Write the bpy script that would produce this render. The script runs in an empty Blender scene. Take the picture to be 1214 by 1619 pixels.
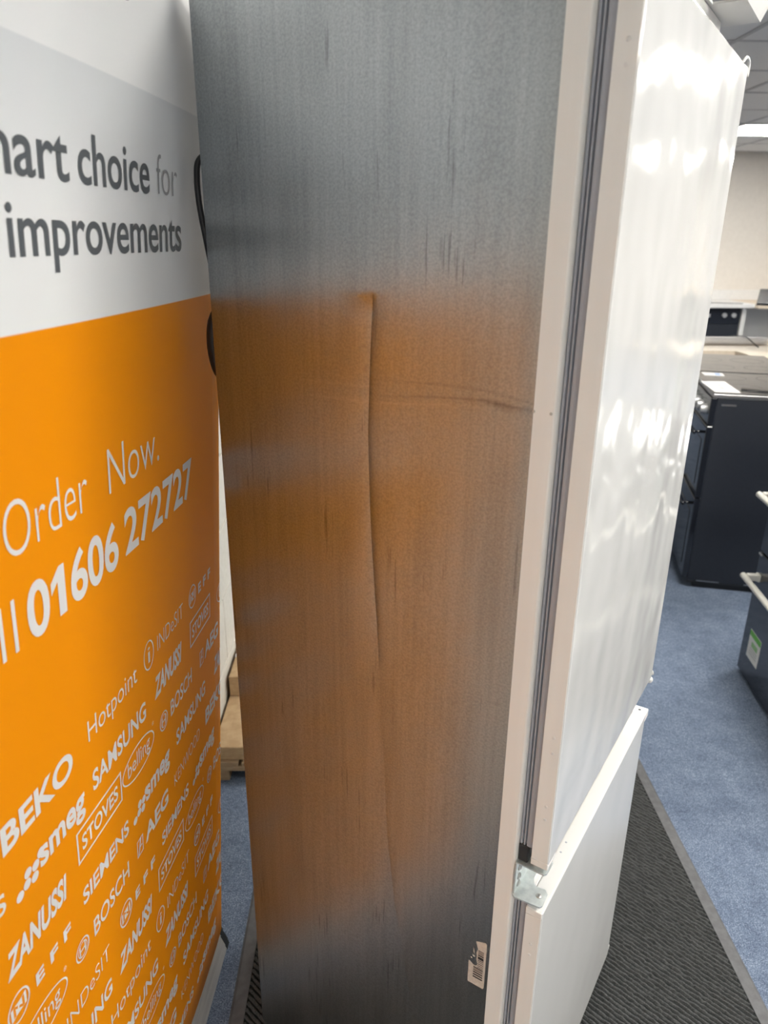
import bpy, bmesh, math, random
from mathutils import Vector, Matrix
random.seed(7)
SC = bpy.context.scene
COL = SC.collection
# ------------------------------------------------------------------ camera, light, exposure
CAMZ = 1.5446
cd = bpy.data.cameras.new('camera'); cam = bpy.data.objects.new('camera', cd); COL.objects.link(cam)
FPX = 1151.57
cd.sensor_fit = 'VERTICAL'; cd.sensor_height = 36.0; cd.lens = 36.0 * FPX / 1619.0
cd.clip_start = 0.02
cd.dof.use_dof = True; cd.dof.focus_distance = 1.15; cd.dof.aperture_fstop = 5.6
_yaw, _pit, _rol = 0.01616, 0.3575, 0.00828
_F = Vector((math.sin(_yaw)*math.cos(_pit), math.cos(_yaw)*math.cos(_pit), -math.sin(_pit)))
_R = _F.cross(Vector((0, 0, 1))).normalized(); _U = _R.cross(_F)
_R2 = _R*math.cos(_rol) + _U*math.sin(_rol); _U2 = -_R*math.sin(_rol) + _U*math.cos(_rol)
cam.matrix_world = Matrix(((_R2.x, _U2.x, -_F.x, 0), (_R2.y, _U2.y, -_F.y, 0), (_R2.z, _U2.z, -_F.z, CAMZ), (0, 0, 0, 1)))
SC.camera = cam
wd = bpy.data.worlds.new('world'); SC.world = wd; wd.use_nodes = True
wd.node_tree.nodes['Background'].inputs[0].default_value = (0.9, 0.95, 1, 1)
wd.node_tree.nodes['Background'].inputs[1].default_value = 0.0
SC.view_settings.view_transform = 'Standard'; SC.view_settings.look = 'None'
SC.view_settings.gamma = 1; SC.view_settings.use_curve_mapping = False
SC.view_settings.exposure = 0.60
PANEL_STRENGTH = 30.0
PANELS = [(1.33, .5), (1.33, 2.3), (.13, -2.5), (1.33, -2.5), (3.13, .5), (3.13, 3.5), (3.13, 6.5), (6.13, .5), (6.13, 3.5), (6.13, 6.5)]  # second to fourth panels are unseen, added to brighten carpet, fridge frame and banner

# ------------------------------------------------------------------ materials
def nt(m): return m.node_tree.nodes, m.node_tree.links
def mat(name, col, rough=.5, metal=0., coat=0., spec=.5, trans=0., emit=None, es=0., alpha=1.):
    m = bpy.data.materials.new(name); m.use_nodes = True
    b = m.node_tree.nodes['Principled BSDF']
    b.inputs['Base Color'].default_value = (*col, 1); b.inputs['Roughness'].default_value = rough
    b.inputs['Metallic'].default_value = metal; b.inputs['Coat Weight'].default_value = coat
    b.inputs['Specular IOR Level'].default_value = spec; b.inputs['Transmission Weight'].default_value = trans
    b.inputs['Alpha'].default_value = alpha
    if emit: b.inputs['Emission Color'].default_value = (*emit, 1); b.inputs['Emission Strength'].default_value = es
    return m
def noise(m, scale=50., detail=3., sc=(1, 1, 1), rough=.5, coord='Object'):
    N, L = nt(m)
    tc = N.new('ShaderNodeTexCoord'); mp = N.new('ShaderNodeMapping'); mp.inputs['Scale'].default_value = sc
    n = N.new('ShaderNodeTexNoise'); n.inputs['Scale'].default_value = scale; n.inputs['Detail'].default_value = detail
    n.inputs['Roughness'].default_value = rough
    L.new(tc.outputs[coord], mp.inputs[0]); L.new(mp.outputs[0], n.inputs['Vector'])
    return n
def ramp(m, src, stops):
    N, L = nt(m); r = N.new('ShaderNodeValToRGB'); e = r.color_ramp.elements
    e[0].position, e[0].color = stops[0][0], (*stops[0][1], 1); e[1].position, e[1].color = stops[-1][0], (*stops[-1][1], 1)
    for p, c in stops[1:-1]:
        k = e.new(p); k.color = (*c, 1)
    L.new(src, r.inputs[0]); return r
def bump(m, src, strength=.1, dist=.001, prev=None):
    N, L = nt(m); b = N.new('ShaderNodeBump'); b.inputs['Strength'].default_value = strength; b.inputs['Distance'].default_value = dist
    L.new(src, b.inputs['Height'])
    if prev: L.new(prev.outputs[0], b.inputs['Normal'])
    return b
def setin(m, sock, out):
    m.node_tree.links.new(out, m.node_tree.nodes['Principled BSDF'].inputs[sock])
def noisy(name, c1, c2, scale, rough=.6, bs=.2, bd=.001, sc=(1, 1, 1), metal=0., detail=4., coat=0.):
    m = mat(name, c1, rough, metal, coat)
    n = noise(m, scale, detail, sc); r = ramp(m, n.outputs[0], [(.35, c1), (.65, c2)])
    setin(m, 'Base Color', r.outputs[0])
    if bs: setin(m, 'Normal', bump(m, n.outputs[0], bs, bd).outputs[0])
    return m

M_white = noisy('white_plastic', (.72, .71, .69), (.74, .73, .71), 30, .38, 0)
M_frame = noisy('frame_white', (.80, .775, .735), (.83, .81, .775), 40, .45, .02, .0005, (1, 1, .05))
M_gasket = mat('gasket_grey', (.36, .38, .43), .5)
M_dark = mat('dark_plastic', (.02, .022, .025), .45)
M_black_rub = mat('black_cable', (.012, .013, .016), .5)
M_zinc = noisy('zinc_plate', (.82, .87, .86), (.66, .71, .71), 90, .34, .15, .0006, metal=.7)
M_screw = mat('screw_steel', (.5, .5, .48), .35, 1.)
M_silver = noisy('brushed_silver', (.74, .72, .69), (.64, .62, .60), 200, .42, .03, .0003, (1, .02, 1), metal=.55)
M_sticker = noisy('sticker_paper', (.62, .56, .49), (.55, .49, .43), 220, .7, .05)
M_ink = mat('ink_black', (.03, .028, .028), .6)

# glossy filmed door
M_door = mat('filmed_white_door', (.66, .655, .64), .08, 0, .0)
M_door.node_tree.nodes['Principled BSDF'].inputs['Coat Roughness'].default_value = .06
_n1 = noise(M_door, 3.2, 2, (1, 1.6, 1.0)); _n2 = noise(M_door, 6, 2, (1, .8, 2.0)); _n3 = noise(M_door, 60, 2, (1, 1, .03))
_b = bump(M_door, _n1.outputs[0], .9, .012); _b = bump(M_door, _n2.outputs[0], .6, .0015, _b)
setin(M_door, 'Normal', _b.outputs[0]); setin(M_door, 'Coat Normal', _b.outputs[0])
M_door_low = mat('white_door', (.68, .675, .66), .2, 0, .0)
_n1 = noise(M_door_low, 3, 2, (1, 1.5, 1)); _b = bump(M_door_low, _n1.outputs[0], .4, .008)
setin(M_door_low, 'Normal', _b.outputs[0])

# galvanised steel with dirt attribute
M_steel = mat('galvanised_steel', (.5, .5, .49), .33, .95)
def _steel():
    m = M_steel; N, L = nt(m); B = N['Principled BSDF']
    st = noise(m, 60, 5, (2.2, 2.2, .05)); sp = noise(m, 330, 2); sk = noise(m, 1, 3, (210, 210, 9)); sk2 = noise(m, 9, 2, (1.5, 1, .7)); sm = noise(m, 7, 5, (2.5, 1, .5))
    c = ramp(m, st.outputs[0], [(.3, (.375, .40, .41)), (.55, (.415, .44, .45)), (.75, (.445, .465, .475))])
    c2 = ramp(m, sp.outputs[0], [(.3, (.80, .80, .80)), (.7, (1.04, 1.04, 1.04))])
    sa = N.new('ShaderNodeMath'); sa.operation = 'MULTIPLY'; L.new(sk.outputs[0], sa.inputs[0]); L.new(sk2.outputs[0], sa.inputs[1])
    c4 = ramp(m, sa.outputs[0], [(.37, (1, 1, 1)), (.44, (.66, .66, .66))])
    c3 = ramp(m, sm.outputs[0], [(.28, (.86, .86, .86)), (.5, (1, 1, 1))])
    def mul(a, b):
        x = N.new('ShaderNodeMix'); x.data_type = 'RGBA'; x.blend_type = 'MULTIPLY'; x.inputs[0].default_value = 1
        L.new(a, x.inputs[6]); L.new(b, x.inputs[7]); return x.outputs[2]
    at = N.new('ShaderNodeAttribute'); at.attribute_name = 'wear'
    L.new(mul(mul(mul(mul(c.outputs[0], c2.outputs[0]), c3.outputs[0]), c4.outputs[0]), at.outputs['Color']), B.inputs['Base Color'])
    rr = N.new('ShaderNodeMapRange'); rr.inputs['To Min'].default_value = .27; rr.inputs['To Max'].default_value = .37
    L.new(st.outputs[0], rr.inputs[0]); L.new(rr.outputs[0], B.inputs['Roughness'])
    b1 = bump(m, sp.outputs[0], .12, .0006); b2 = bump(m, st.outputs[0], .08, .0008, b1)
    L.new(b2.outputs[0], B.inputs['Normal'])
_steel()
M_galv = mat('galvanised_plain', (.5, .5, .49), .45, 1.)

# carpet
M_carpet = mat('blue_carpet', (.07, .1, .19), .95, 0, 0, .1)
def _carpet():
    m = M_carpet; N, L = nt(m)
    a = noise(m, 330, 3, rough=.7); b = noise(m, 14, 3); d = noise(m, 90, 3)
    r = ramp(m, a.outputs[0], [(.30, (.066, .088, .132)), (.5, (.155, .195, .268)), (.70, (.39, .44, .52))])
    r2 = ramp(m, b.outputs[0], [(.3, (.78, .80, .84)), (.7, (1.1, 1.1, 1.1))])
    r3 = ramp(m, d.outputs[0], [(.3, (.72, .74, .78)), (.7, (1.15, 1.15, 1.15))])
    x = N.new('ShaderNodeMix'); x.data_type = 'RGBA'; x.blend_type = 'MULTIPLY'; x.inputs[0].default_value = 1
    L.new(r.outputs[0], x.inputs[6]); L.new(r2.outputs[0], x.inputs[7])
    y = N.new('ShaderNodeMix'); y.data_type = 'RGBA'; y.blend_type = 'MULTIPLY'; y.inputs[0].default_value = 1
    L.new(x.outputs[2], y.inputs[6]); L.new(r3.outputs[0], y.inputs[7])
    setin(m, 'Base Color', y.outputs[2]); setin(m, 'Normal', bump(m, a.outputs[0], .6, .004).outputs[0])
_carpet()
M_mat_edge = noisy('rubber_edge', (.10, .10, .105), (.13, .13, .135), 60, .7, .1)
M_mat_base = mat('mat_base', (.018, .02, .02), .9, spec=.1)
M_mat_pile = noisy('mat_ribs', (.036, .038, .039), (.088, .089, .088), 380, .95, .5, .002, detail=5)
M_wall = noisy('wall_paint', (.70, .655, .60), (.73, .685, .63), 25, .7, .08, .002)
M_block = noisy('painted_block', (.72, .69, .62), (.66, .63, .56), 55, .75, .35, .003)
M_mortar = noisy('mortar', (.52, .49, .44), (.45, .42, .37), 90, .9, .3, .002)
M_tile = noisy('ceiling_tile', (.76, .755, .75), (.70, .695, .69), 160, .9, .2, .001)
M_tbar = mat('ceiling_bar', (.45, .45, .46), .6)
M_panel_frame = mat('panel_frame', (.8, .8, .8), .4)
M_emit = mat('light_diffuser', (.9, .9, .9), .5, emit=(1.0, .97, .90), es=PANEL_STRENGTH)
M_black_gloss = mat('black_enamel', (.012, .014, .020), .12, 0, .4)
M_black_side = noisy('black_panel', (.016, .019, .026), (.019, .022, .030), 120, .35, .03)
M_glass_black = mat('black_glass', (.010, .011, .013), .04, 0, .6)
M_zone = mat('zone_print', (.07, .07, .075), .25)
M_trim_metal = mat('grey_trim', (.55, .54, .55), .3, 1.)
M_handle = mat('cream_handle', (.80, .78, .72), .35)
M_knob = mat('grey_knob', (.5, .5, .5), .35, .6)
M_label = noisy('label_white', (.74, .73, .70), (.70, .69, .66), 200, .6, 0)
M_green = mat('label_green', (.13, .42, .07), .6)
M_wood = noisy('beige_laminate', (.72, .62, .50), (.66, .56, .44), 40, .45, .03, .001, (1, .1, 1))
M_counter_w = noisy('white_worktop', (.74, .73, .72), (.70, .69, .68), 50, .35, .02)
M_panel_w = mat('white_cabinet', (.68, .67, .65), .5)
M_paper = noisy('white_paper', (.70, .68, .67), (.67, .65, .64), 90, .55, 0)
M_pink = mat('pink_print', (.75, .42, .42), .6)
M_blueprint = mat('blue_print', (.25, .40, .75), .6)
M_cardboard = noisy('cardboard', (.50, .35, .20), (.42, .28, .15), 45, .85, .15, .001, (1, 1, 4))
M_pallet = noisy('pallet_wood', (.42, .31, .19), (.32, .22, .13), 30, .85, .3, .002, (1, 6, 6))
M_clear = mat('clear_plastic', (.80, .80, .93), .12, trans=.75); M_clear.node_tree.nodes['Principled BSDF'].inputs['IOR'].default_value = 1.3
M_print_w = mat('print_white', (.80, .78, .75), .5)
M_print_g = mat('print_grey', (.105, .115, .125), .5)
M_print_lg = mat('print_light_grey', (.30, .30, .31), .5)
# banner print colours (white top, grey band under a printed edge, orange below)
M_banner = mat('banner_print', (.8, .8, .8), .5, spec=.2)
def _banner():
    m = M_banner; N, L = nt(m)
    tc = N.new('ShaderNodeTexCoord'); sx = N.new('ShaderNodeSeparateXYZ'); L.new(tc.outputs['Object'], sx.inputs[0])
    mr = N.new('ShaderNodeMapRange'); mr.inputs['From Min'].default_value = 1.4; mr.inputs['From Max'].default_value = 1.8
    L.new(sx.outputs['Z'], mr.inputs[0])
    f = lambda z: (z - 1.4) / .4
    r = ramp(m, mr.outputs[0], [(0, (.93, .305, .0)), (f(1.463) - .0006, (.93, .305, .0)), (f(1.463) + .0006, (.86, .86, .85)), (f(1.56), (.85, .85, .85)),
                                (f(1.7015), (.72, .735, .75)), (f(1.7025), (.86, .86, .86)), (1, (.86, .86, .86))])
    setin(m, 'Base Color', r.outputs[0])
    n = noise(m, 900, 2); setin(m, 'Normal', bump(m, n.outputs[0], .05, .0004).outputs[0])
_banner()

# ------------------------------------------------------------------ mesh helpers
def mesh_obj(name, verts, faces, m, parent=None, smooth=False, mats=None, fm=None):
    me = bpy.data.meshes.new(name); me.from_pydata([tuple(v) for v in verts], [], faces)
    for mm in (mats or [m]): me.materials.append(mm)
    if fm:
        for p, i in zip(me.polygons, fm): p.material_index = i
    if smooth:
        for p in me.polygons: p.use_smooth = True
    me.update()
    o = bpy.data.objects.new(name, me); COL.objects.link(o)
    if parent: o.parent = parent
    return o
class MB:
    def __init__(s): s.v = []; s.f = []
    def add(s, v, f):
        k = len(s.v); s.v += [tuple(x) for x in v]; s.f += [tuple(i + k for i in q) for q in f]; return s
    def box(s, x0, x1, y0, y1, z0, z1, b=0.):
        if b <= 0:
            v = [(x, y, z) for x in (x0, x1) for y in (y0, y1) for z in (z0, z1)]
            return s.add(v, [(0, 1, 3, 2), (4, 6, 7, 5), (0, 4, 5, 1), (2, 3, 7, 6), (0, 2, 6, 4), (1, 5, 7, 3)])
        bm = bmesh.new(); bmesh.ops.create_cube(bm, size=1)
        for q in bm.verts: q.co = Vector(((x0+x1)/2 + q.co.x*(x1-x0), (y0+y1)/2 + q.co.y*(y1-y0), (z0+z1)/2 + q.co.z*(z1-z0)))
        bmesh.ops.bevel(bm, geom=bm.edges[:], offset=b, segments=2, profile=.5, affect='EDGES')
        bm.verts.index_update()
        s.add([q.co for q in bm.verts], [[q.index for q in f.verts] for f in bm.faces]); bm.free(); return s
    def prism(s, prof, z0, z1, axis='z'):
        n = len(prof)
        def P(a, b, c): return {'z': (a, b, c), 'y': (a, c, b), 'x': (c, a, b)}[axis]
        v = [P(a, b, z0) for a, b in prof] + [P(a, b, z1) for a, b in prof]
        f = [(i, (i+1) % n, n + (i+1) % n, n + i) for i in range(n)] + [tuple(range(n))[::-1], tuple(range(n, 2*n))]
        return s.add(v, f)
    def tube(s, pts, r, n=10, cap=True):
        pts = [Vector(p) for p in pts]; rings = []
        rr = r if isinstance(r, (list, tuple)) else [r]*len(pts)
        prev = None
        for i, p in enumerate(pts):
            t = (pts[min(i+1, len(pts)-1)] - pts[max(i-1, 0)]).normalized()
            if prev is None:
                a = t.cross(Vector((0, 0, 1)));  a = a if a.length > .01 else t.cross(Vector((1, 0, 0)))
            else: a = prev - t*prev.dot(t)
            a.normalize(); prev = a; b = t.cross(a)
            rings.append([p + (a*math.cos(2*math.pi*k/n) + b*math.sin(2*math.pi*k/n))*rr[i] for k in range(n)])
        v = [q for R in rings for q in R]; f = []
        for i in range(len(pts)-1):
            for k in range(n):
                f.append((i*n+k, i*n+(k+1) % n, (i+1)*n+(k+1) % n, (i+1)*n+k))
        if cap: f += [tuple(range(n))[::-1], tuple((len(pts)-1)*n + k for k in range(n))]
        return s.add(v, f)
    def dome(s, c, nrm, r, h, n=12):
        nrm = Vector(nrm).normalized(); a = nrm.orthogonal().normalized(); b = nrm.cross(a); c = Vector(c)
        v = []; f = []
        for q, hh in ((1, 0), (.8, .6), (.45, .9)):
            v += [c + nrm*h*hh + (a*math.cos(2*math.pi*k/n) + b*math.sin(2*math.pi*k/n))*r*q for k in range(n)]
        v.append(c + nrm*h)
        for j in range(2):
            for k in range(n): f.append((j*n+k, j*n+(k+1) % n, (j+1)*n+(k+1) % n, (j+1)*n+k))
        for k in range(n): f.append((2*n+k, 2*n+(k+1) % n, 3*n))
        f.append(tuple(range(n))[::-1])
        return s.add(v, f)
    def build(s, name, m, parent=None, smooth=False): return mesh_obj(name, s.v, s.f, m, parent, smooth)
def smooth_pts(pts, n=6):
    P = [Vector(p) for p in pts]; P = [P[0]*2-P[1]] + P + [P[-1]*2-P[-2]]; out = []
    for i in range(1, len(P)-2):
        a, b, c, d = P[i-1:i+3]
        for k in range(n):
            t = k/n
            out.append(.5*((2*b) + (c-a)*t + (2*a-5*b+4*c-d)*t*t + (-a+3*b-3*c+d)*t**3))
    out.append(P[-2]); return out
def tag(o, label, cat, group=None, kind=None):
    if label: o['label'] = label
    if cat: o['category'] = cat
    if group: o['group'] = group
    if kind: o['kind'] = kind
    return o
def empty(name, loc, rz, label, cat, group=None):
    o = bpy.data.objects.new(name, None); COL.objects.link(o); o.location = loc; o.rotation_euler = (0, 0, rz)
    o.empty_display_size = .1
    return tag(o, label, cat, group)
def struct(o): o['kind'] = 'structure'; return o
def copy_tree(o, parent=None):
    c = o.copy(); COL.objects.link(c); c.parent = parent
    for ch in list(o.children): copy_tree(ch, c)
    return c

# ------------------------------------------------------------------ room shell
XW, XE, YN, YB, ZC = -.485, 8.7, -3.9, 8.05, 2.40
struct(MB().box(XW-.2, XE+.2, YN-.2, YB+.2, -.1, 0).build('floor', M_carpet))
struct(MB().box(XW-.2, XE+.2, YB, YB+.15, 0, ZC).build('wall_back', M_wall))
struct(MB().box(XE, XE+.15, YN, YB, 0, ZC).build('wall_right', M_wall))
struct(MB().box(XW-.2, XE+.2, YN-.15, YN, 0, ZC).build('wall_front', M_wall))
# left wall: mortar sheet with painted blocks standing proud of it
wl = struct(MB().box(XW-.2, XW-.006, YN, YB, 0, ZC).build('wall_left', M_mortar))
bmesh_block = MB().box(-.006, 0, -.2165, .2165, -.1095, .1095, .002)
blk = None; k = 0
for r in range(11):
    z = .1125 + .225*r
    if z + .11 > ZC: break
    y = YN + .3 + (.22 if r % 2 else 0)
    while y + .2165 < YB:
        if -1.6 < y < 4.6:
            if blk is None:
                o = bmesh_block.build('block', M_block, wl); blk = o
            else:
                o = blk.copy(); COL.objects.link(o); o.parent = wl
            o.location = (XW, y, z)
        y += .44
# ceiling: hung tiles on a bar grid, light panels in their own cells
ce = struct(MB().box(XW-.2, XE+.2, YN, YB+.1, ZC+.02, ZC+.12).build('ceiling', M_tile))
gx0, gy0 = 2.83 - .6*6, .20 - .6*7
tile = None
cells = {(round((a-.3-gx0)/.6), round((b-.3-gy0)/.6)) for a, b in PANELS}
for i in range(0, 17):
    for j in range(0, 22):
        x0, y0 = gx0 + .6*i, gy0 + .6*j
        if (i, j) in cells: continue
        if x0 < XW-.35 or x0 + .6 > XE+.3 or y0 < YN-.3 or y0+.6 > YB+.3: continue
        if not (x0 > -1.2 and x0 < 7.4 and y0 > -1.0): continue
        if tile is None: tile = o = MB().box(.008, .592, .008, .592, 0, .02, .004).build('ceiling_tile', M_tile, ce)
        else: o = tile.copy(); COL.objects.link(o); o.parent = ce
        o.location = (x0, y0, ZC)
bar = None
for i in range(0, 17):
    x = gx0 + .6*i
    if XW < x < XE: MB().box(x-.012, x+.012, YN, YB, ZC-.004, ZC+.004).build('ceiling_bar', M_tbar, ce)
for j in range(0, 22):
    y = gy0 + .6*j
    if YN < y < YB: MB().box(XW, XE, y-.012, y+.012, ZC-.003, ZC+.005).build('ceiling_bar', M_tbar, ce)
for n, (px, py) in enumerate(PANELS):
    vis = (px, py) == (3.13, 6.5)
    t = empty('ceiling_light', (px, py, ZC-.012), 0,
              'square lit ceiling panel over the far end of the showroom' if vis else 'square ceiling light panel out of view, in a set partly added as fill light',
              'light', 'ceiling light panels' )
    fb = MB().box(-.3, .3, -.3, -.285, 0, .03).box(-.3, .3, .285, .3, 0, .03).box(-.3, -.285, -.285, .285, 0, .03).box(.285, .3, -.285, .285, 0, .03)
    fb.build('frame', M_panel_frame, t)
    MB().box(-.284, .284, -.284, .284, .002, .006).build('diffuser', M_emit, t)

# ------------------------------------------------------------------ floor mat
mt = empty('ribbed_mat', (.275, 1.2, 0), 0, 'dark grey ribbed entrance mat with rubber border under the fridge freezer', 'mat')
W2, H2, E2 = .576, .90, .032
em = MB()
prof_b = [(-W2, -H2), (W2, -H2), (W2, H2), (-W2, H2)]; i1 = [(x*(1-.006/W2), y*(1-.006/H2)) for x, y in prof_b]; i2 = [(math.copysign(W2-E2, x), math.copysign(H2-E2, y)) for x, y in prof_b]
vv = [(x, y, .0005) for x, y in prof_b] + [(x, y, .0045) for x, y in i1] + [(x, y, .005) for x, y in i2] + [(x, y, .0005) for x, y in i2]
ff = []
for L_ in range(3):
    for a in range(4): ff.append((L_*4+a, L_*4+(a+1) % 4, L_*4+4+(a+1) % 4, L_*4+4+a))
em.add(vv, ff).build('rubber_border', M_mat_edge, mt)
MB().box(-W2+E2, W2-E2, -H2+E2, H2-E2, .0006, .003).build('backing', M_mat_base, mt)
rb = MB(); px_, py_ = W2-E2-.002, H2-E2-.002
pitch = .0105; d1 = Vector((1, -1, 0)).normalized(); d2 = Vector((1, 1, 0)).normalized()
rows = int((px_+py_)*1.4142/pitch)+2
for i in range(-rows//2-1, rows//2+2):
    o_ = d2*(i*pitch)
    # clip the line o_+d1*t to the rectangle
    lo, hi = -9, 9
    for ax, lim in ((0, px_), (1, py_)):
        a, b = (-lim-o_[ax])/d1[ax], (lim-o_[ax])/d1[ax]; lo, hi = max(lo, min(a, b)), min(hi, max(a, b))
    if hi - lo < .02: continue
    n = max(2, int((hi-lo)/.0075)); vs = []; fs = []
    for k in range(n+1):
        t = lo + (hi-lo)*k/n + (random.uniform(-.002, .002) if 0 < k < n else 0)
        w = random.uniform(.0026, .0042); h = .0062 + random.uniform(-.0016, .0020)
        off = random.uniform(-.0007, .0007)
        c_ = o_ + d1*t + d2*off
        vs += [c_ - d2*w + Vector((0, 0, .003)), c_ - d2*w*.45 + Vector((0, 0, h)), c_ + d2*w*.45 + Vector((0, 0, h)), c_ + d2*w + Vector((0, 0, .003))]
        if k:
            q = (k-1)*4
            fs += [(q+a, q+a+1, q+a+5, q+a+4) for a in range(3)]
    rb.add(vs, fs)
ro = rb.build('ribbed_pile', M_mat_pile, mt); ro['kind'] = 'stuff'

# ------------------------------------------------------------------ fridge freezer
FX, FY, FR = .23496, .74166, -.589
ZF = .0086     # feet stand on the mat
fr = empty('fridge_freezer', (FX, FY, 0), FR, 'tall white fridge freezer with a creased bare steel side panel facing the camera', 'fridge freezer')
XS, XB, XIN, XFR, WD = -.0722, -.5533, -.025, -.0465, .54
ZT, ZUB, ZLT, ZLB = 1.7801, .7576, .6771, .030
ZCT = 1.839
# cabinet body
MB().box(XB+.012, XS+.004, .02, WD-.002, .03, ZCT-.002).build('cabinet', M_galv, fr)
MB().box(XB-.002, XB+.0119, .004, WD-.004, .03, ZCT-.006).build('back_panel', M_galv, fr)
for sx, sy in ((XB+.05, .05), (XB+.05, WD-.05), (XS-.04, .05), (XS-.04, WD-.05)):
    MB().tube([(sx, sy, ZF), (sx, sy, .012), (sx, sy, .0299)], [.018, .018, .012], 14).build('foot', M_dark, fr)
# side panel: dense grid with the crease pressed into it and the dirt kept as an attribute
CR = [(1.90, -.2835), (1.483, -.2845), (1.4437, -.2874), (1.3808, -.2902), (1.3146, -.2922), (1.2457, -.2902), (1.1919, -.2881), (1.0984, -.2817), (.9995, -.2738),
      (.872, -.2652), (.6714, -.2553), (.5471, -.2405), (.4063, -.216), (0., -.14)]
def lerp_tab(t, tab):
    for (a, va), (b, vb) in zip(tab, tab[1:]):
        if b <= t <= a: return va + (vb-va)*(a-t)/(a-b)
    return tab[-1][1] if t < tab[-1][0] else tab[0][1]
def sstep(a, b, x):
    t = min(1, max(0, (x-a)/(b-a))); return t*t*(3-2*t)
def crease_depth(z):
    A = .0032*sstep(1.486, 1.465, z)*sstep(.965, 1.06, z)
    A = max(A, .0022*sstep(1.485, 1.475, z)*sstep(.96, 1.0, z))
    B = .0023*sstep(.93, .78, z)*(.65 + .35*sstep(.75, .6, z))*sstep(.2, .4, z)
    return A, B
def panel_y(x, z):
    s = x - lerp_tab(z, CR); A, B = crease_depth(z)
    d = 0
    if A: d += A*(math.exp(s/.016) if s < 0 else math.exp(-s/.0055))
    if B: d += B*(math.exp(s/.030) if s < 0 else math.exp(-s/.014))
    # shallow horizontal knock towards the front edge
    zc = lerp_tab(-x, [(.56, 1.362), (.373, 1.362), (.2825, 1.363), (.1922, 1.372), (.13, 1.375), (.1, 1.372), (.0735, 1.3706)])
    w = sstep(-.40, -.30, x)
    d += .00055*w*math.exp(-((z-zc+.004)/.006)**2)
    d += .0011*math.exp(-((x+.0735)/.004)**2)*math.exp(-((z-1.3706)/.0022)**2)
    e = sstep(XB, XB+.05, x)*sstep(XS, XS-.04, x)
    d += e*(.0006*math.sin(x*17+z*2.3) + .0004*math.sin(z*4.1+x*4+1) + .0002*math.sin(x*38+z*5))
    return d
def wear(x, z):
    v = 1.0
    zc = lerp_tab(-x, [(.56, 1.362), (.373, 1.362), (.2825, 1.363), (.1922, 1.372), (.13, 1.375), (.1, 1.372), (.0735, 1.3706)])
    if x > -.42:
        v -= .22*math.exp(-((z-zc)/.0016)**2)*sstep(-.30, -.2, x)
        v -= .16*math.exp(-((z-zc-.008+.06*(x+.07))/.0014)**2)*sstep(-.33, -.15, x)
        v += .12*math.exp(-((z-zc+.009)/.0014)**2)*sstep(-.42, -.36, x)*sstep(-.14, -.2, x)
        v += .10*math.exp(-((z-zc-.010)/.0013)**2)*sstep(-.42, -.36, x)*sstep(-.25, -.3, x)
        v -= .28*math.exp(-((z-zc+.002)/.0042)**2)*math.exp(-((x+.112)/.022)**2)
    s = x - lerp_tab(z, CR) - .0085
    v -= .22*math.exp(-(s/.0011)**2)*sstep(1.425, 1.437, z)*sstep(1.47, 1.455, z)
    v -= .10*math.exp(-((x+.105)/.02)**2)*sstep(.98, 1.15, z)*sstep(1.33, 1.28, z)
    v -= .16*math.exp(-((z-.985-.2*(x+.09))/.0015)**2)*math.exp(-((x+.09)/.009)**2)
    return max(.3, v)
us = []
n1, n2 = 46, 46
for k in range(n1+1): t = 1 - (1-k/n1)**2.0; us.append((0, t))
for k in range(1, n2+1): t = (k/n2)**2.0; us.append((1, t))
zs = []
z = ZF + .02
while z < ZCT:
    zs.append(z); z += .0016 if 1.335 < z < 1.40 else (.004 if .93 < z < 1.5 else .012)
zs.append(ZCT)
vs = []; wr = []
for z in zs:
    c = lerp_tab(z, CR)
    for h, t in us:
        x = XB + (c-XB)*t if h == 0 else c + (XS-c)*t
        vs.append((x, panel_y(x, z), z)); wr.append(wear(x, z))
nu = len(us); fs = []
for j in range(len(zs)-1):
    for i in range(nu-1): fs.append((j*nu+i, j*nu+i+1, (j+1)*nu+i+1, (j+1)*nu+i))
b0 = len(vs)
ring = [i for i in range(nu)] + [j*nu+nu-1 for j in range(1, len(zs))] + [(len(zs)-1)*nu+i for i in range(nu-2, -1, -1)] + [j*nu for j in range(len(zs)-2, 0, -1)]
nr = len(ring)
for i in ring: vs.append(vs[i]); wr.append(.8)
for i in ring: vs.append((vs[i][0], .0198, vs[i][2])); wr.append(.8)
for a in range(nr):
    b = (a+1) % nr; fs.append((b0+a, b0+nr+a, b0+nr+b, b0+b))
sp = mesh_obj('side_panel', vs, fs, M_steel, fr, True)
for i in range((len(zs)-1)*(nu-1), len(fs)): sp.data.polygons[i].use_smooth = False
at = sp.data.color_attributes.new('wear', 'FLOAT_COLOR', 'POINT')
for i, w in enumerate(wr): at.data[i].color = (w, w, w, 1)
sp['label'] = 'bare galvanised steel side with a long vertical crease and scuffs'
# white front frame
prof = [(XS+.0003, -.0006), (-.0490, -.0006), (-.0470, .0002), (-.0455, .0025), (-.0448, .007), (-.0448, .034), (XS+.0003, .034)]
MB().prism(prof, .012, ZCT-.0005).build('frame_stile', M_frame, fr)
MB().prism([(a, WD-b) for a, b in prof][::-1], .012, ZCT-.0005).build('frame_stile', M_frame, fr)
MB().box(XS+.0003, -.0448, .0345, WD-.0345, ZT-.012, ZCT-.0005).build('frame_rail', M_frame, fr)
MB().box(XS+.0003, -.0448, .0345, WD-.0345, ZLT-.02, ZUB+.02).build('frame_rail', M_frame, fr)
MB().box(XS+.0003, -.0448, .0345, WD-.0345, .012, .07).build('frame_rail', M_frame, fr)
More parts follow.
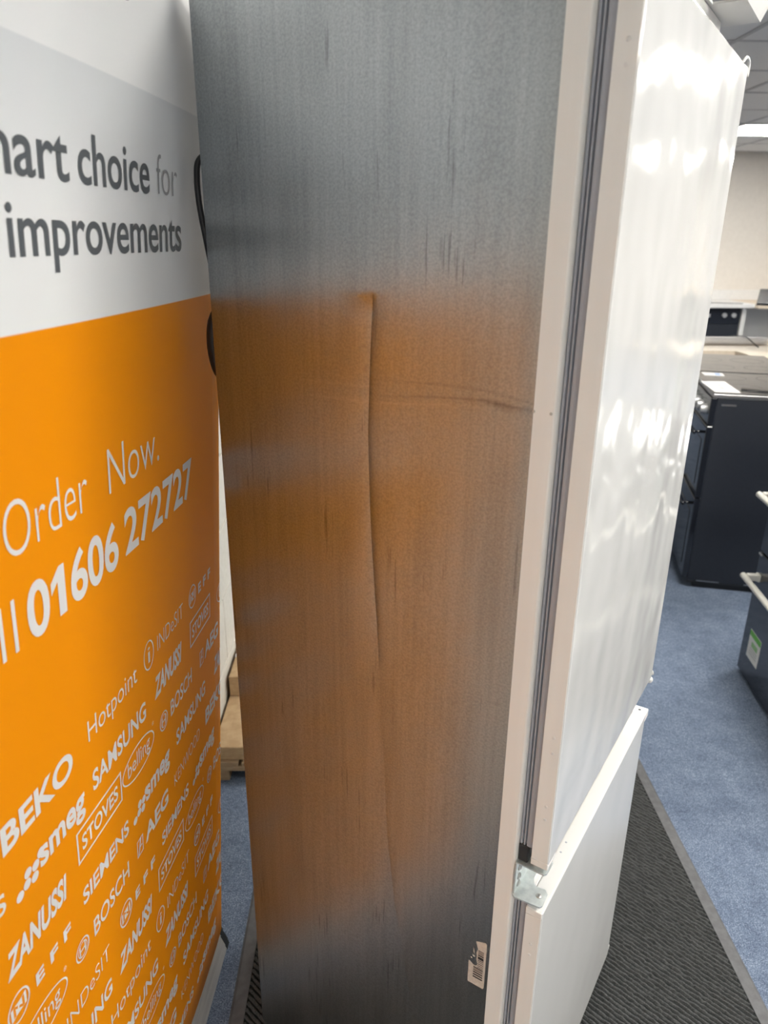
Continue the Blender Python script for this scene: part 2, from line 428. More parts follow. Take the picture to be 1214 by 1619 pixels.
# little dents on the stile
for x, z in ((-.0716, 1.3705), (-.0518, 1.3702)):
    MB().dome((x, -.0006, z), (0, -1, 0), .0019, .0003, 8).build('dent', M_screw, fr)
# gaskets
gp = [(-.0447, .0085), (-.0430, .0060), (-.0408, .0056), (-.0398, .0110), (-.0392, .0110), (-.0382, .0056), (-.0364, .0052), (-.0356, .0115), (-.0349, .0115), (-.0340, .0058), (-.0300, .0050), (-.0252, .0056), (-.0252, .028), (-.0447, .028)]
MB().prism(gp, ZUB+.018, ZT-.004).build('gasket', M_gasket, fr)
MB().prism(gp, ZLB+.01, ZLT+.006).build('gasket', M_gasket, fr)
MB().box(-.0447, -.0253, .0285, WD-.006, ZLT-.014, ZLT-.002, .002).build('gasket', M_white, fr)
MB().box(-.0447, -.0253, .0345, WD-.006, ZUB+.010, ZUB+.022, .002).build('gasket', M_white, fr)
# doors
du = MB().box(XIN, 0, 0, WD, ZUB+.006, ZT, .0022).build('upper_door', M_door, fr); du['label'] = 'upper door under glossy wrinkled protective film'
dl = MB().box(XIN, 0, 0, WD, ZLB, ZLT, .0022).build('lower_door', M_door_low, fr); dl['label'] = 'lower freezer door in plain white'
# side edge skins of the doors in the matt frame white
MB().box(XIN+.0010, -.0016, -.0008, .0004, ZUB+.0085, ZT-.003).build('edge_strip', M_frame, du)
MB().box(XIN+.0010, -.0016, -.0008, .0004, ZLB+.003, ZLT-.011).build('edge_strip', M_frame, dl)
MB().box(XIN+.0006, -.0010, -.0012, .012, ZLT-.0105, ZLT-.0002, .001).build('end_cap', M_frame, dl)
MB().box(XIN+.0006, -.0006, -.0012, .03, ZUB-.002, ZUB+.008, .001).build('end_cap', M_frame, du)
MB().box(XIN-.003, .0004, WD-.004, WD+.022, ZLT-.016, ZLT+.0012, .002).build('end_cap', M_white, dl)
MB().dome((XIN+.011, WD+.009, ZLT+.0012), (0, 0, 1), .003, .0006).build('screw_hole', M_dark, dl)
for z in (1.683+.03, 1.663+.03, .936+.03, .913+.03, .828+.03, .807+.03):
    MB().dome((-.0112, -.0008, z), (0, -1, 0), .0024, .0007).build('dimple', M_white, du)
for z in (.613, .593):
    MB().dome((-.0128, -.0008, z), (0, -1, 0), .0024, .0007).build('dimple', M_white, dl)
for y in (.142, .119):
    MB().dome((-.018, y, ZLT), (0, 0, 1), .0018, .0005).build('dimple', M_gasket, dl)
# little corner hooks at the far corners of the doors
hk = MB().tube(smooth_pts([(-.004, WD-.03, ZT), (-.002, WD-.016, ZT+.009), (-.002, WD+.004, ZT+.010), (-.002, WD+.013, ZT+.004), (-.002, WD+.013, ZT-.010)], 4), .0020, 8)
hk.build('corner_hook', M_white, du, True)
MB().dome((-.004, WD+.004, ZUB+.012), (0, 1, .2), .0065, .006).dome((-.004, WD-.001, ZUB+.0), (0, 1, -.3), .0075, .006).build('corner_hook', M_white, du, True)
MB().tube([(-.004, WD-.002, ZLB+.026), (-.003, WD+.006, ZLB+.020), (-.004, WD+.002, ZLB+.004)], .0032, 8).build('corner_hook', M_white, dl, True)
# hinge bracket
hb = MB().prism([(-.0446, -.0035), (-.040, -.0075), (-.0045, -.0045), (-.002, .000), (-.003, .022), (-.008, .028), (-.021, .026), (-.0265, .031), (-.030, .040), (-.0305, .052), (-.0446, .052)], .6895, .6918)
hb.box(-.0446, -.0424, -.003, .052, .6918, .7445)
hb.prism([(-.0446, -.001), (-.004, -.001), (-.0015, .003), (-.0015, .026), (-.0446, .03)], .7445, .7468)
hbo = hb.build('hinge_bracket', M_zinc, fr); hbo['label'] = 'zinc plated door hinge bracket with screws'
MB().dome((-.0120, .0125, .6918), (0, 0, 1), .0046, .0016).build('hinge_screw', M_screw, hbo, True)
for y, z in ((.010, .729), (.010, .713), (.010, .700)):
    MB().dome((-.0424, y, z), (1, 0, 0), .0052, .0032).build('hinge_screw', M_screw, hbo, True)
MB().box(-.0440, -.030, .004, .034, .7470, ZUB+.0175, .002).build('hinge_block', M_dark, fr)
# torn barcode sticker (on the panel's own surface)
stk = [(-.0945, .563), (-.0795, .569), (-.0772, .566), (-.0772, .478), (-.0790, .4735), (-.1040, .4735), (-.1045, .478), (-.1045, .518), (-.101, .5165), (-.0975, .5135), (-.0935, .513), (-.0905, .516), (-.0905, .5215), (-.0930, .5275), (-.0915, .534), (-.0930, .5405), (-.0905, .549)]
def on_panel(x, z, e): return (x, panel_y(x, z) - e, z)
n = len(stk)
so = mesh_obj('barcode_sticker', [on_panel(x, z, .00035) for x, z in stk] + [on_panel(x, z, -.0004) for x, z in stk],
              [tuple(range(n))] + [(i, n+i, n+(i+1) % n, (i+1) % n) for i in range(n)], M_sticker, fr)
so['label'] = 'small torn paper barcode sticker near the bottom front edge'
bb = MB(); z = .489
for w, g in ((.0028, .0022), (.0028, .0020), (.0026, .0020), (.0018, .0014), (.0012, .0012), (.0022, .0014), (.0012, .0022), (.0012, .0026), (.0014, .0024), (.0012, .0020), (.0016, .0016), (.0056, .0014), (.0026, .0016), (.0014, .0016), (.0012, .0016), (.0012, .0014)):
    x0 = -.0962 if z < .510 else -.0898
    bb.add([on_panel(x0, z, .0006), on_panel(-.0806, z, .0006), on_panel(-.0806, z+w, .0006), on_panel(x0, z+w, .0006)], [(0, 1, 2, 3)])
    z += w + g
bb.build('barcode', M_ink, so)
sc2 = MB()
for pp in ([(-.0985, .549), (-.0965, .546), (-.0955, .537), (-.0975, .539)], [(-.0990, .5345), (-.0955, .5335), (-.0945, .5300), (-.0985, .5305)], [(-.1015, .528), (-.0985, .5265), (-.0990, .5245), (-.1020, .5255)]):
    sc2.add([on_panel(x, z, .0004) for x, z in pp], [(0, 1, 2, 3)])
sc2.build('torn_scrap', M_sticker, so)

# white mounting bracket screwed on top, reaching out over the doors
q = MB().box(-.20, 0, .445, .562, 0, .003).box(-.036, 0, .30, .445, 0, .003).box(-.20, -.036, .28, .445, 0, .003) if False else MB()
q.box(-.16, -.001, .442, .565, 0, .003).box(-.16, -.040, .16, .442, 0, .003).box(-.006, -.001, .16, .442, 0, .003).box(-.16, -.001, .10, .16, 0, .003)
q.prism([(-.001, 0), (.002, 0), (.013, .024), (.010, .024)], .10, .565, 'y')
q.box(-.16, .001, .5625, .565, .003, .016)
q.v = [(x, y, z+ZCT+.0005) for x, y, z in q.v]
q.build('mounting_bracket', M_white, fr)

# mains lead hanging behind the fridge freezer
pc = MB().tube(smooth_pts([(-.19, 1.12, 1.66), (-.222, 1.10, 1.653), (-.2375, 1.095, 1.643), (-.2415, 1.095, 1.622), (-.2410, 1.095, 1.59), (-.2355, 1.095, 1.545), (-.229, 1.10, 1.49), (-.2285, 1.10, 1.46), (-.2325, 1.10, 1.44), (-.2345, 1.10, 1.40), (-.2335, 1.10, 1.37), (-.226, 1.10, 1.335), (-.20, 1.13, 1.27), (-.14, 1.2, 1.1), (-.10, 1.30, .6), (-.08, 1.36, .12), (-.05, 1.45, .0135)], 6), .0042, 8)
kx = empty('power_cable', (0, 0, 0), 0, 'black mains cable looping out behind the rear edge of the fridge freezer', 'cable')
pc.build('lead', M_black_rub, kx, True)
MB().tube(smooth_pts([(-.2305, 1.100, 1.447), (-.2345, 1.100, 1.425), (-.2365, 1.100, 1.40), (-.2345, 1.100, 1.37), (-.228, 1.100, 1.342)], 4), [.004]+[.0065, .0078, .009, .0095, .010, .010, .010, .010, .010, .0098, .0094, .009, .0085, .0075]+[.005, .004], 12).build('cable_sleeve', M_black_rub, kx, True)

# ------------------------------------------------------------------ roll-up banner
XR, YR_, LEAN = -.350, 1.24, .066
BW, BH = .80, 2.02
def S(u, v, e=0.):
    w = -u
    return Vector((XR - .06*w - .09*w*w + LEAN*v + e, YR_ - w, v - e*LEAN))
bn = empty('roll_up_banner', (0, 0, 0), 0, 'orange and white roll-up advertising banner standing left of the fridge freezer', 'banner')
vs = []; fs = []; NU, NV = 20, 24
for sd in (0, 1):
    for j in range(NV+1):
        for i in range(NU+1):
            vs.append(S(-BW*(1-i/NU), .045 + (BH-.045)*j/NV, -.0005*sd))
K = (NU+1)*(NV+1)
for sd in (0, 1):
    for j in range(NV):
        for i in range(NU):
            a = sd*K + j*(NU+1)+i; f = (a, a+1, a+NU+2, a+NU+1); fs.append(f if sd == 0 else f[::-1])
rg = [i for i in range(NU+1)] + [j*(NU+1)+NU for j in range(1, NV+1)] + [NV*(NU+1)+i for i in range(NU-1, -1, -1)] + [j*(NU+1) for j in range(NV-1, 0, -1)]
for a in range(len(rg)):
    b = (a+1) % len(rg); fs.append((rg[a], rg[a]+K, rg[b]+K, rg[b]))
fab = mesh_obj('banner_sheet', vs, fs, M_banner, bn, True)
MB().tube([S(-BW, BH), S(-BW/2, BH)+Vector((.004, 0, 0)), S(0, BH)], .011, 10).build('top_rail', M_silver, bn, True)
# cassette foot
bs = empty('tmp', (0, 0, 0), 0, None, None); bpy.data.objects.remove(bs)
prof = [(-.010, .002), (.011, .002), (.0135, .008), (.010, .018), (.0112, .020), (.0015, .046), (.0028, .049), (-.004, .062), (-.012, .066), (-.060, .066), (-.072, .056), (-.074, .002)]
def base_pt(a, y, z): return (XR + .002 + a - .06*(YR_-.005-y) , y, z)
def extr(prof, y0, y1):
    n = len(prof)
    return [base_pt(a, y0, z) for a, z in prof] + [base_pt(a, y1, z) for a, z in prof], [(i, (i+1) % n, n+(i+1) % n, n+i) for i in range(n)] + [tuple(range(n))[::-1], tuple(range(n, 2*n))]
MB().add(*extr(prof, .44, YR_-.012)).build('cassette', M_silver, bn)
pe = [(a*1.06+.001, z*1.04) for a, z in prof]
MB().add(*extr(pe, YR_-.0118, YR_+.004)).build('end_cap', M_dark, bn)
MB().add(*extr(pe, .43, .4398)).build('end_cap', M_dark, bn)

_fc = {}
def glyphs(txt, off):
    cu = bpy.data.curves.new('t', 'FONT'); cu.body = txt; cu.size = 1; cu.offset = off; cu.resolution_u = 6; cu.fill_mode = 'FRONT'
    o = bpy.data.objects.new('t', cu); COL.objects.link(o)
    dg = bpy.context.evaluated_depsgraph_get()
    me = bpy.data.meshes.new_from_object(o.evaluated_get(dg))
    bpy.data.objects.remove(o); bpy.data.curves.remove(cu); return me
CAPH = None
def uvmesh(name, me_or_vf, m, parent, e=.0007, clip=True):
    bm = bmesh.new()
    if isinstance(me_or_vf, tuple):
        V = [bm.verts.new((a, b, 0)) for a, b in me_or_vf[0]]
        for f in me_or_vf[1]: bm.faces.new([V[i] for i in f])
    else: bm.from_mesh(me_or_vf)
    bmesh.ops.remove_doubles(bm, verts=bm.verts[:], dist=1e-7)
    if clip:
        bmesh.ops.bisect_plane(bm, geom=bm.verts[:]+bm.edges[:]+bm.faces[:], plane_co=(-.003, 0, 0), plane_no=(1, 0, 0), clear_outer=True)
    for q in bm.verts: q.co = S(q.co.x, q.co.y, e)
    me = bpy.data.meshes.new(name)
    if not bm.faces: bm.free(); return None
    bm.normal_update()
    for f in bm.faces:
        if f.normal.x < 0: f.normal_flip()
    bm.to_mesh(me); bm.free(); me.materials.append(m)
    o = bpy.data.objects.new(name, me); COL.objects.link(o); o.parent = parent; return o
def word(txt, u0, u1, v0, cap, m=None, off=0., parent=None, slant=0., name='printed_word', narrow=None):
    """print txt between u0 and u1 with its baseline on v0 and capitals cap high"""
    global CAPH
    if CAPH is None:
        h = glyphs('H', 0); CAPH = max(q.co.y for q in h.vertices); bpy.data.meshes.remove(h)
    me = glyphs(txt, off)
    xs = [q.co.x for q in me.vertices]; a, b = min(xs), max(xs)
    for q in me.vertices:
        y = q.co.y/CAPH*cap; q.co = Vector((u0 + (q.co.x-a)/(b-a)*(u1-u0) + slant*y, v0 + y, 0))
    o = uvmesh(name, me, m or M_print_w, parent or fab); bpy.data.meshes.remove(me); return o
def ring(u, v, ru, rv, t, m=None, n=40, parent=None, name='printed_ring'):
    V = []; F = []
    for k in range(n):
        c, s = math.cos(2*math.pi*k/n), math.sin(2*math.pi*k/n)
        V += [(u+ru*c, v+rv*s), (u+(ru-t)*c, v+(rv-t)*s)]
        a, b = 2*k, 2*((k+1) % n); F.append((a, b, b+1, a+1))
    return uvmesh(name, (V, F), m or M_print_w, parent or fab)
def poly(pts, m=None, name='printed_mark', parent=None):
    return uvmesh(name, (pts, [tuple(range(len(pts)))]), m or M_print_w, parent or fab)
def disc(u, v, r, n=20, m=None):
    return poly([(u+r*math.cos(2*math.pi*k/n), v+r*math.sin(2*math.pi*k/n)) for k in range(n)], m, 'printed_dot')
def polys(lst, m=None, name='printed_mark'):
    V = []; F = []
    for p in lst:
        k = len(V); V += p; F.append(tuple(range(k, k+len(p))))
    return uvmesh(name, (V, F), m or M_print_w, fab)
def rect(a, b, c, d): return [(a, c), (b, c), (b, d), (a, d)]
# headline
word('smart', -.640, -.469, 1.595, .0455, M_print_g, .012)
word('choice', -.452, -.284, 1.595, .0455, M_print_g, .012)
word('for', -.262, -.192, 1.595, .0455, M_print_lg, -.012)
word('improvements', -.573, -.180, 1.529, .0455, M_print_g, .012)
ring(-.331, 1.7985, .020, .0195, .006, M_print_lg)
# order lines
word('Order', -.622, -.478, 1.262, .0560, None, -.014)
word('Now.', -.430, -.285, 1.262, .0560, None, -.014)
word('Call', -.742, -.618, 1.166, .0585, None, -.014)
word('0', -.601, -.564, 1.1665, .0570, None, .022)
polys([[(-.548, 1.1665), (-.5345, 1.1665), (-.5345, 1.2235), (-.5445, 1.2235), (-.548, 1.2205)], [(-.548, 1.2205), (-.5600, 1.2095), (-.5600, 1.1965), (-.548, 1.2070)]], name='printed_word')
word('606', -.524, -.416, 1.168, .0565, None, .022)
word('272727', -.398, -.156, 1.1715, .0555, None, .022)
# maker logos in stepped rows
def samsung(u, v): word('SAMSUNG', u, u+.150, v, .0275, None, .02)
def zanussi(u, v): word('ZANUSSI', u, u+.106, v, .0320, None, .035, slant=.12)
def bosch(u, v):
    ring(u+.008, v+.013, .0155, .0165, .0022); polys([rect(u+.001, u+.0035, v+.004, v+.022), rect(u+.0125, u+.015, v+.004, v+.022), rect(u+.0035, u+.0125, v+.0118, v+.0142)])
    ring(u+.008, v+.013, .0105, .0115, .0014)
    word('BOSCH', u+.036, u+.134, v, .0275, None, .012)
def siemens(u, v): word('SIEMENS', u, u+.121, v, .0235, None, .02)
def smeg(u, v):
    for a, b in ((0, 0), (.0125, .004), (.0255, .0005), (.0155, .0165), (.0285, .0135), (.0385, .0215)): disc(u+a, v+b+.002, .0062)
    word('smeg', u+.036, u+.127, v+.004, .034, None, .03)
def stoves(u, v):
    a, b, c_, d, t = u, u+.112, v-.006, v+.042, .0030
    polys([rect(a, b, c_, c_+t), rect(a, b, d-t, d), rect(a, a+t, c_+t, d-t), rect(b-t, b, c_+t, d-t)], name='printed_box')
    word('STOVES', u+.011, u+.101, v+.0075, .0215, None, .02)
def belling(u, v):
    ring(u+.048, v+.014, .052, .0255, .0024); word('belling', u+.013, u+.084, v+.005, .0245, None, .0)
    word('®', u+.094, u+.100, v+.033, .006, None, 0)
def aeg(u, v):
    polys([rect(u-.028, u-.026, v-.002, v+.028), rect(u-.026, u-.010, v+.026, v+.028), rect(u-.026, u-.008, v-.002, v), rect(u-.010, u-.008, v, v+.028), [(u-.025, v), (u-.022, v), (u-.014, v+.026), (u-.018, v+.026)], rect(u-.021, u-.012, v+.011, v+.0135)], name='printed_box')
    word('AEG', u, u+.088, v, .0285, None, .03)
def neff(u, v):
    ring(u, v+.012, .0185, .0205, .0024); polys([[(u-.013, v+.002), (u-.004, v+.0045), (u+.0125, v+.004), (u+.0125, v+.022), (u+.003, v+.0195), (u-.013, v+.020)]])
    word('N', u-.009, u+.009, v+.005, .014, bpy.data.materials.get('ink_orange') or M_orange, .02)
    for k, l in enumerate('EFF'): word(l, u+.030+.027*k, u+.045+.027*k, v+.002, .0165, None, .04)
def indesit(u, v):
    ring(u, v+.012, .017, .023, .0022); word('i', u-.003, u+.004, v, .026, None, .0)
    word('INDeSIT', u+.030, u+.134, v, .0255, None, -.012)
def hotpoint(u, v): word('Hotpoint', u, u+.130, v, .0290, None, -.006)
def beko(u, v): word('BEKO', u, u+.126, v, .0315, None, .03)
def kenwood(u, v): word('KENWOOD', u, u+.128, v, .0240, None, -.016)
M_orange = mat('ink_orange', (.93, .305, .0), .42)
V_ = lambda r: .982 - .0715*r
for base in (0, 7):
    r = base
    beko(-.676, V_(r)-.016 if base == 0 else V_(r)); hotpoint(-.515, V_(r)-.004); indesit(-.345, V_(r)); neff(-.164, V_(r))
    r = base+1
    word('SIEMENS', -.80+.002, -.681, V_(r)-.008, .0235, None, .02)
    smeg(-.660, V_(r)-.017); samsung(-.513, V_(r)-.007); zanussi(-.331, V_(r)); stoves(-.180, V_(r)); belling(-.020, V_(r)-.004)
    r = base+2
    zanussi(-.693, V_(r)-.026); stoves(-.557, V_(r)-.004); belling(-.439, V_(r)+.002); bosch(-.310, V_(r)); aeg(-.104, V_(r))
    r = base+3
    neff(-.683, V_(r)-.016); siemens(-.554, V_(r)-.006); smeg(-.412, V_(r)-.008); samsung(-.254, V_(r)); zanussi(-.046, V_(r))
    r = base+4
    belling(-.700, V_(r)-.016); bosch(-.573, V_(r)-.008); aeg(-.384, V_(r)-.004); kenwood(-.268, V_(r)); beko(-.104, V_(r))
    r = base+5
    indesit(-.640, V_(r)-.012); neff(-.455, V_(r)-.002); siemens(-.326, V_(r)+.004); smeg(-.176, V_(r)); 
    r = base+6
    if base == 0:
        samsung(-.656, V_(r)-.006); zanussi(-.483, V_(r)-.006); stoves(-.346, V_(r)+.004); belling(-.222, V_(r)); bosch(-.092, V_(r))

# ------------------------------------------------------------------ pallet and flat cartons by the left wall
pl = empty('wooden_pallet', (XW+.008, 1.79, 0), 0, 'narrow wooden pallet on the carpet against the block wall behind the banner, under cartons', 'pallet')
for k in range(2): MB().box(.004+.080*k, .074+.080*k, 0, .62, .058, .072, .002).build('deck_board', M_pallet, pl)
for y in (.0, .27, .54): MB().box(.0, .156, y, y+.08, .040, .0575, .002).build('bearer', M_pallet, pl)
for x in (.004, .112):
    for y in (.004, .27, .54): MB().box(x, x+.040, y+.002, y+.078, .0005, .0398, .002).build('foot_block', M_pallet, pl)
cb1 = empty('cardboard_box', (XW+.010, 1.80, .0725), 0, 'flat brown cardboard carton lying on the narrow wooden pallet', 'box')
MB().box(0, .152, 0, .58, 0, .047, .003).build('carton', M_cardboard, cb1)
MB().box(-.0004, .1524, .27, .33, .047, .0476).build('tape', noisy('tape', (.50, .40, .27), (.46, .36, .24), 60, .3, 0), cb1)
cb2 = empty('cardboard_box', (XW+.012, 2.06, .1205), 0, 'upper smaller brown carton on top of the flat carton by the wall', 'box')
MB().box(0, .145, 0, .30, 0, .075, .003).build('carton', M_cardboard, cb2)
MB().box(-.0004, .1454, .12, .18, .075, .0756).build('tape', M_paper, cb2)

# ------------------------------------------------------------------ black cookers
CY = math.radians(-14.0)
def make_cooker(loc, width, depth, label):
    """local x = depth (front at 0 faces -x), local y = width, away from the camera"""
    t = empty('cooker', loc, CY, label, 'cooker', 'black cookers in a row')
    H = .912
    MB().box(.030, depth, .004, width-.004, .035, H, .004).build('body', M_black_side, t)
    MB().box(.060, depth-.03, .02, width-.02, .0, .0349).build('plinth', M_dark, t)
    MB().box(.026, depth+.004, .002, .0045, .030, .0345).build('side_trim', M_dark, t)
    for a in (.07, .28): MB().box(a, a+.10, .0005, .0038, .038, .042).build('side_slot', M_trim_metal, t)
    MB().box(.01, depth+.004, -.002, width+.002, H+.0004, H+.018, .003).build('hob_trim', M_trim_metal, t)
    hob = MB().box(.016, depth-.002, .004, width-.004, H+.0182, H+.0215).build('hob_glass', M_glass_black, t)
    for cx, cy, r in ((.16, .17, .085), (.36, .17, .07), (.16, .43, .07), (.36, .43, .085)):
        n = 40; V = []; F = []
        for k in range(n):
            c_, s_ = math.cos(2*math.pi*k/n), math.sin(2*math.pi*k/n); V += [(cx+r*c_, cy+r*s_, H+.0217), (cx+(r-.003)*c_, cy+(r-.003)*s_, H+.0217)]
            F.append((2*k, 2*((k+1) % n), 2*((k+1) % n)+1, 2*k+1))
        mesh_obj('cooking_zone', V, F, M_zone, hob)
    MB().box(.004, .0298, .004, width-.004, .79, H-.002, .003).build('control_panel', M_black_gloss, t)
    for k in range(6):
        y = .07 + k*(width-.14)/5
        kb = MB().tube([(.0038, y, .85), (-.006, y, .85), (-.022, y, .85)], [.024, .021, .018], 16).build('knob', M_knob, t, False)
    for z0, z1 in ((.45, .784), (.05, .444)):
        d = MB().box(.004, .0298, .006, width-.006, z0, z1, .003).build('oven_door', M_black_gloss, t)
        MB().box(.0020, .0039, .07, width-.07, z0+.05, z1-.075).build('door_glass', M_glass_black, d)
        h = MB().tube([(-.035, .05, z1-.04), (-.035, width-.05, z1-.04)], .009, 10); h.tube([(.003, .07, z1-.04), (-.03, .07, z1-.04)], .007, 8); h.tube([(.003, width-.07, z1-.04), (-.03, width-.07, z1-.04)], .007, 8)
        h.build('handle', M_black_gloss, d, True)
    MB().box(.05, .11, .0025, .0038, H-.034, H-.026).build('badge', M_trim_metal, t)
    return t
make_cooker((1.468, 3.125, 0), .575, .52, 'black cooker with a glossy hob, nearest of two beyond the white doors')
make_cooker((1.612, 3.708, 0), .66, .50, 'second black cooker standing behind the first, only its hob showing')
# leaflets lying on the hobs
def leaflet(name, pts, z, label, prints):
    t = empty(name, (0, 0, 0), 0, label, 'leaflet')
    n = len(pts)
    mesh_obj('sheet', [(x, y, z+.0003) for x, y in pts] + [(x, y, z+.0018) for x, y in pts], [tuple(range(n))[::-1], tuple(range(n, 2*n))] + [(i, (i+1) % n, n+(i+1) % n, n+i) for i in range(n)], M_paper, t)
    for pp, m in prints: mesh_obj('print', [(x, y, z+.0021) for x, y in pp], [tuple(range(len(pp)))], m, t)
leaflet('leaflet', [(1.490, 3.145), (1.595, 3.118), (1.648, 3.395), (1.535, 3.40)], .9336, 'white leaflet lying on the near corner of the first black hob',
        [([(1.545, 3.20), (1.565, 3.195), (1.575, 3.25), (1.552, 3.255)], M_pink), ([(1.562, 3.275), (1.582, 3.27), (1.590, 3.31), (1.57, 3.315)], M_pink)])
leaflet('leaflet', [(1.625, 3.560), (1.715, 3.538), (1.74, 3.625), (1.645, 3.648)], .9336, 'white and blue leaflet at the back edge of the first black hob',
        [([(1.68, 3.56), (1.705, 3.555), (1.720, 3.61), (1.695, 3.617)], M_blueprint)])

# near range cooker with cream bar handles at the right edge of the photograph
RY = math.radians(-7.4)
rc = empty('range_cooker', (1.406, 2.418, 0), RY, 'black range cooker with cream bar handles at the right edge, nearest the camera', 'range cooker')
RW = 1.0     # local y runs from 0 (far end) to -RW
MB().box(.030, .60, -RW, 0, .03, .90, .004).build('body', M_black_side, rc)
MB().box(.06, .57, -RW+.03, -.03, 0, .0298).build('plinth', M_dark, rc)
MB().box(.004, .0298, -RW, -.001, .78, .898, .003).build('control_panel', M_black_gloss, rc)
MB().box(.0, .61, -RW-.004, .004, .9004, .925, .004).build('hob_trim', M_black_gloss, rc)
for k in range(7):
    y = -.055 - k*.148
    MB().tube([(.0038, y, .845), (-.012, y, .845), (-.030, y, .845)], [.026, .024, .019], 16).build('knob', M_knob, rc)
for y0, y1 in ((-RW+.003, -RW/2-.003), (-RW/2+.003, -.002)):
    for z0, z1 in ((.50, .776), (.012, .494)):
        d = MB().box(.004, .0298, y0, y1, z0, z1, .003).build('oven_door', M_black_gloss, rc)
        zh = z1 - (.058 if z0 > .3 else .088)
        MB().tube([(-.048, y0+.03, zh), (-.048, y1-.022, zh)], .011, 12).build('bar_handle', M_handle, d, True)
        for yy in (y0+.045, y1-.037):
            MB().box(-.040, -.006, yy-.011, yy+.011, zh-.012, zh+.012, .003).box(-.006, .0038, yy-.014, yy+.014, zh-.014, zh+.014, .002).build('handle_mount', M_handle, d)
        MB().box(-.001, .0038, y1-.03, y1-.004, z1-.008, z1-.002).build('hinge_pin', M_knob, d)
lb = MB().box(.0030, .0039, -.165, -.062, .098, .207, .0003).build('energy_label', M_label, rc); lb['label'] = 'white paper label with a green header'
MB().box(.0026, .00299, -.164, -.063, .185, .206).build('label_header', M_green, lb)
MB().box(.0026, .00299, -.145, -.09, .150, .170).build('label_print', mat('pale_green_ink', (.28, .48, .22), .6), lb)
for z in (.142, .132, .122): MB().box(.0026, .00299, -.150, -.08, z-.003, z).build('label_print', mat('pale_grey_ink', (.4, .4, .38), .6), lb)

# ------------------------------------------------------------------ beige counter with things on it
kc = empty('counter', (0, 0, 0), 0, 'beige topped L shaped counter behind the two black cookers', 'counter')
top = [(1.84, 4.66), (2.300, 4.66), (2.292, 4.06), (3.4, 3.9), (3.5, 5.3), (1.86, 5.3)]
n = len(top)
mesh_obj('counter_top', [(x, y, .872) for x, y in top] + [(x, y, .902) for x, y in top], [tuple(range(n))[::-1], tuple(range(n, 2*n))] + [(i, (i+1) % n, n+(i+1) % n, n+i) for i in range(n)], M_wood, kc)
MB().box(1.90, 3.42, 4.72, 5.26, 0, .8718).box(2.36, 3.36, 4.12, 4.72, 0, .8718).build('carcass', M_panel_w, kc)
rt = tag(MB().tube([(2.09, 4.96, .9285), (2.12, 4.96, .9285), (2.58, 4.95, .9285), (2.64, 4.95, .9285)], [.023, .026, .026, .024], 18).build('paper_roll', M_paper, None, True), 'white rolled paper tube lying across the beige counter', 'paper roll')
bm = bmesh.new(); bmesh.ops.create_icosphere(bm, subdivisions=3, radius=.04)
for q in bm.verts:
    k_ = 1 + .25*math.sin(q.co.x*90+1)*math.sin(q.co.y*80)*math.cos(q.co.z*70); q.co *= k_; q.co.z *= 1.15
me = bpy.data.meshes.new('crumpled_paper'); bm.to_mesh(me); bm.free(); me.materials.append(M_paper)
cp = bpy.data.objects.new('crumpled_paper', me); COL.objects.link(cp); cp.location = (2.20, 5.08, .948)
tag(cp, 'small white lump of crumpled paper on the far left of the counter', 'paper')
ds = empty('display_stand', (2.63, 4.62, .9022), math.radians(-28), 'black flat panel on a dark upright stand on the beige counter', 'display')
MB().box(-.11, .11, -.09, .09, .0003, .014, .004).build('stand_base', M_dark, ds)
MB().box(-.055, .055, -.02, .02, .0142, .305, .006).build('upright', M_black_side, ds)
pv = MB().box(-.24, .24, -.19, .19, -.010, .010, .004)
ca, sa = math.cos(.16), math.sin(.16)
pv.v = [(x, y*ca - z*sa, y*sa + z*ca + .325) for x, y, z in pv.v]
pv.build('panel', M_black_gloss, ds)
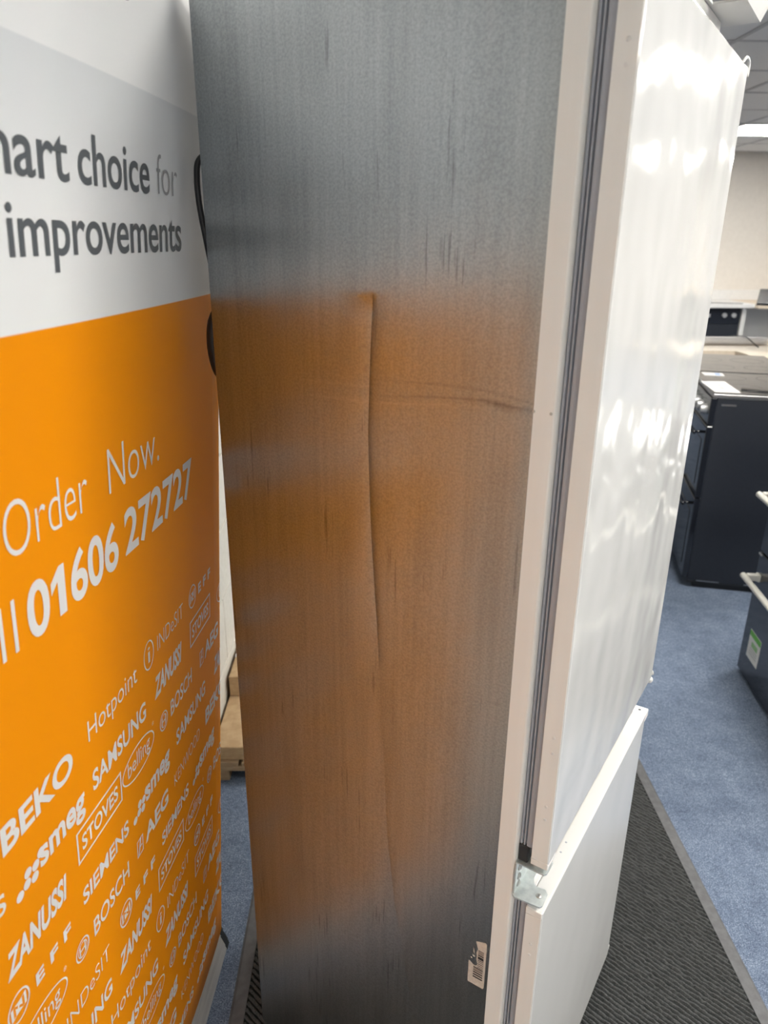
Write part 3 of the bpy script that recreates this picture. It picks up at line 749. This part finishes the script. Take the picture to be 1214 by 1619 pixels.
tag(MB().tube(smooth_pts([(2.515, 4.80, .9065), (2.50, 4.84, .925), (2.475, 4.90, .958), (2.45, 4.95, .9605), (2.425, 5.0, .955), (2.39, 5.04, .925), (2.36, 5.07, .9065)], 5), .0035, 8).build('black_cable', M_black_rub, None, True), 'thin black cable draped over the paper roll on the counter', 'cable')

# ------------------------------------------------------------------ back wall counter and dishwasher
bw = empty('wall_counter', (0, 0, 0), 0, 'white worktop with cabinets along the far back wall', 'counter')
MB().box(1.2, 3.80, 7.46, YB-.001, .935, .975, .004).build('worktop', M_counter_w, bw)
MB().box(3.8002, 7.5, 7.40, YB-.001, .935, .975, .004).build('worktop', M_wood, bw)
MB().box(1.2, 7.5, YB-.022, YB-.001, .9752, 1.075, .003).build('upstand', M_counter_w, bw)
MB().box(1.2, 3.055, 7.52, YB-.001, .0, .9348).build('cabinet', M_panel_w, bw)
MB().box(3.70, 3.74, 7.50, YB-.001, .0, .9348).build('end_panel', M_panel_w, bw)
MB().box(4.45, 4.50, 7.46, YB-.001, .0, .9348).box(3.7402, 4.4498, YB-.04, YB-.001, 0, .9348).build('end_panel', M_panel_w, bw)
dw = empty('dishwasher', (3.07, 7.50, 0), 0, 'black dishwasher built in under the white worktop at the back wall', 'dishwasher')
MB().box(0, .62, .022, .53, .02, .93, .003).build('body', M_black_side, dw)
MB().box(.005, .615, 0, .0219, .12, .775, .003).build('door', M_black_side, dw)
MB().box(.005, .615, -.004, .0219, .779, .925, .003).build('control_panel', M_black_gloss, dw)
MB().box(.20, .31, -.006, -.0041, .84, .875).build('display', M_knob, dw)
for x in (.45, .545): MB().tube([(x, -.0041, .862), (x, -.02, .862)], .022, 16).build('knob', M_knob, dw)
MB().box(.03, .59, .03, .1, 0, .0199).build('plinth', M_dark, dw)
tag(MB().tube(smooth_pts([(3.05, 7.60, .979), (3.25, 7.585, .979), (3.40, 7.545, .979), (3.55, 7.50, .979), (3.68, 7.475, .979)], 5), .004, 8).build('grey_cable', M_black_rub, None, True), 'dark cable lying on the white worktop above the dishwasher', 'cable')
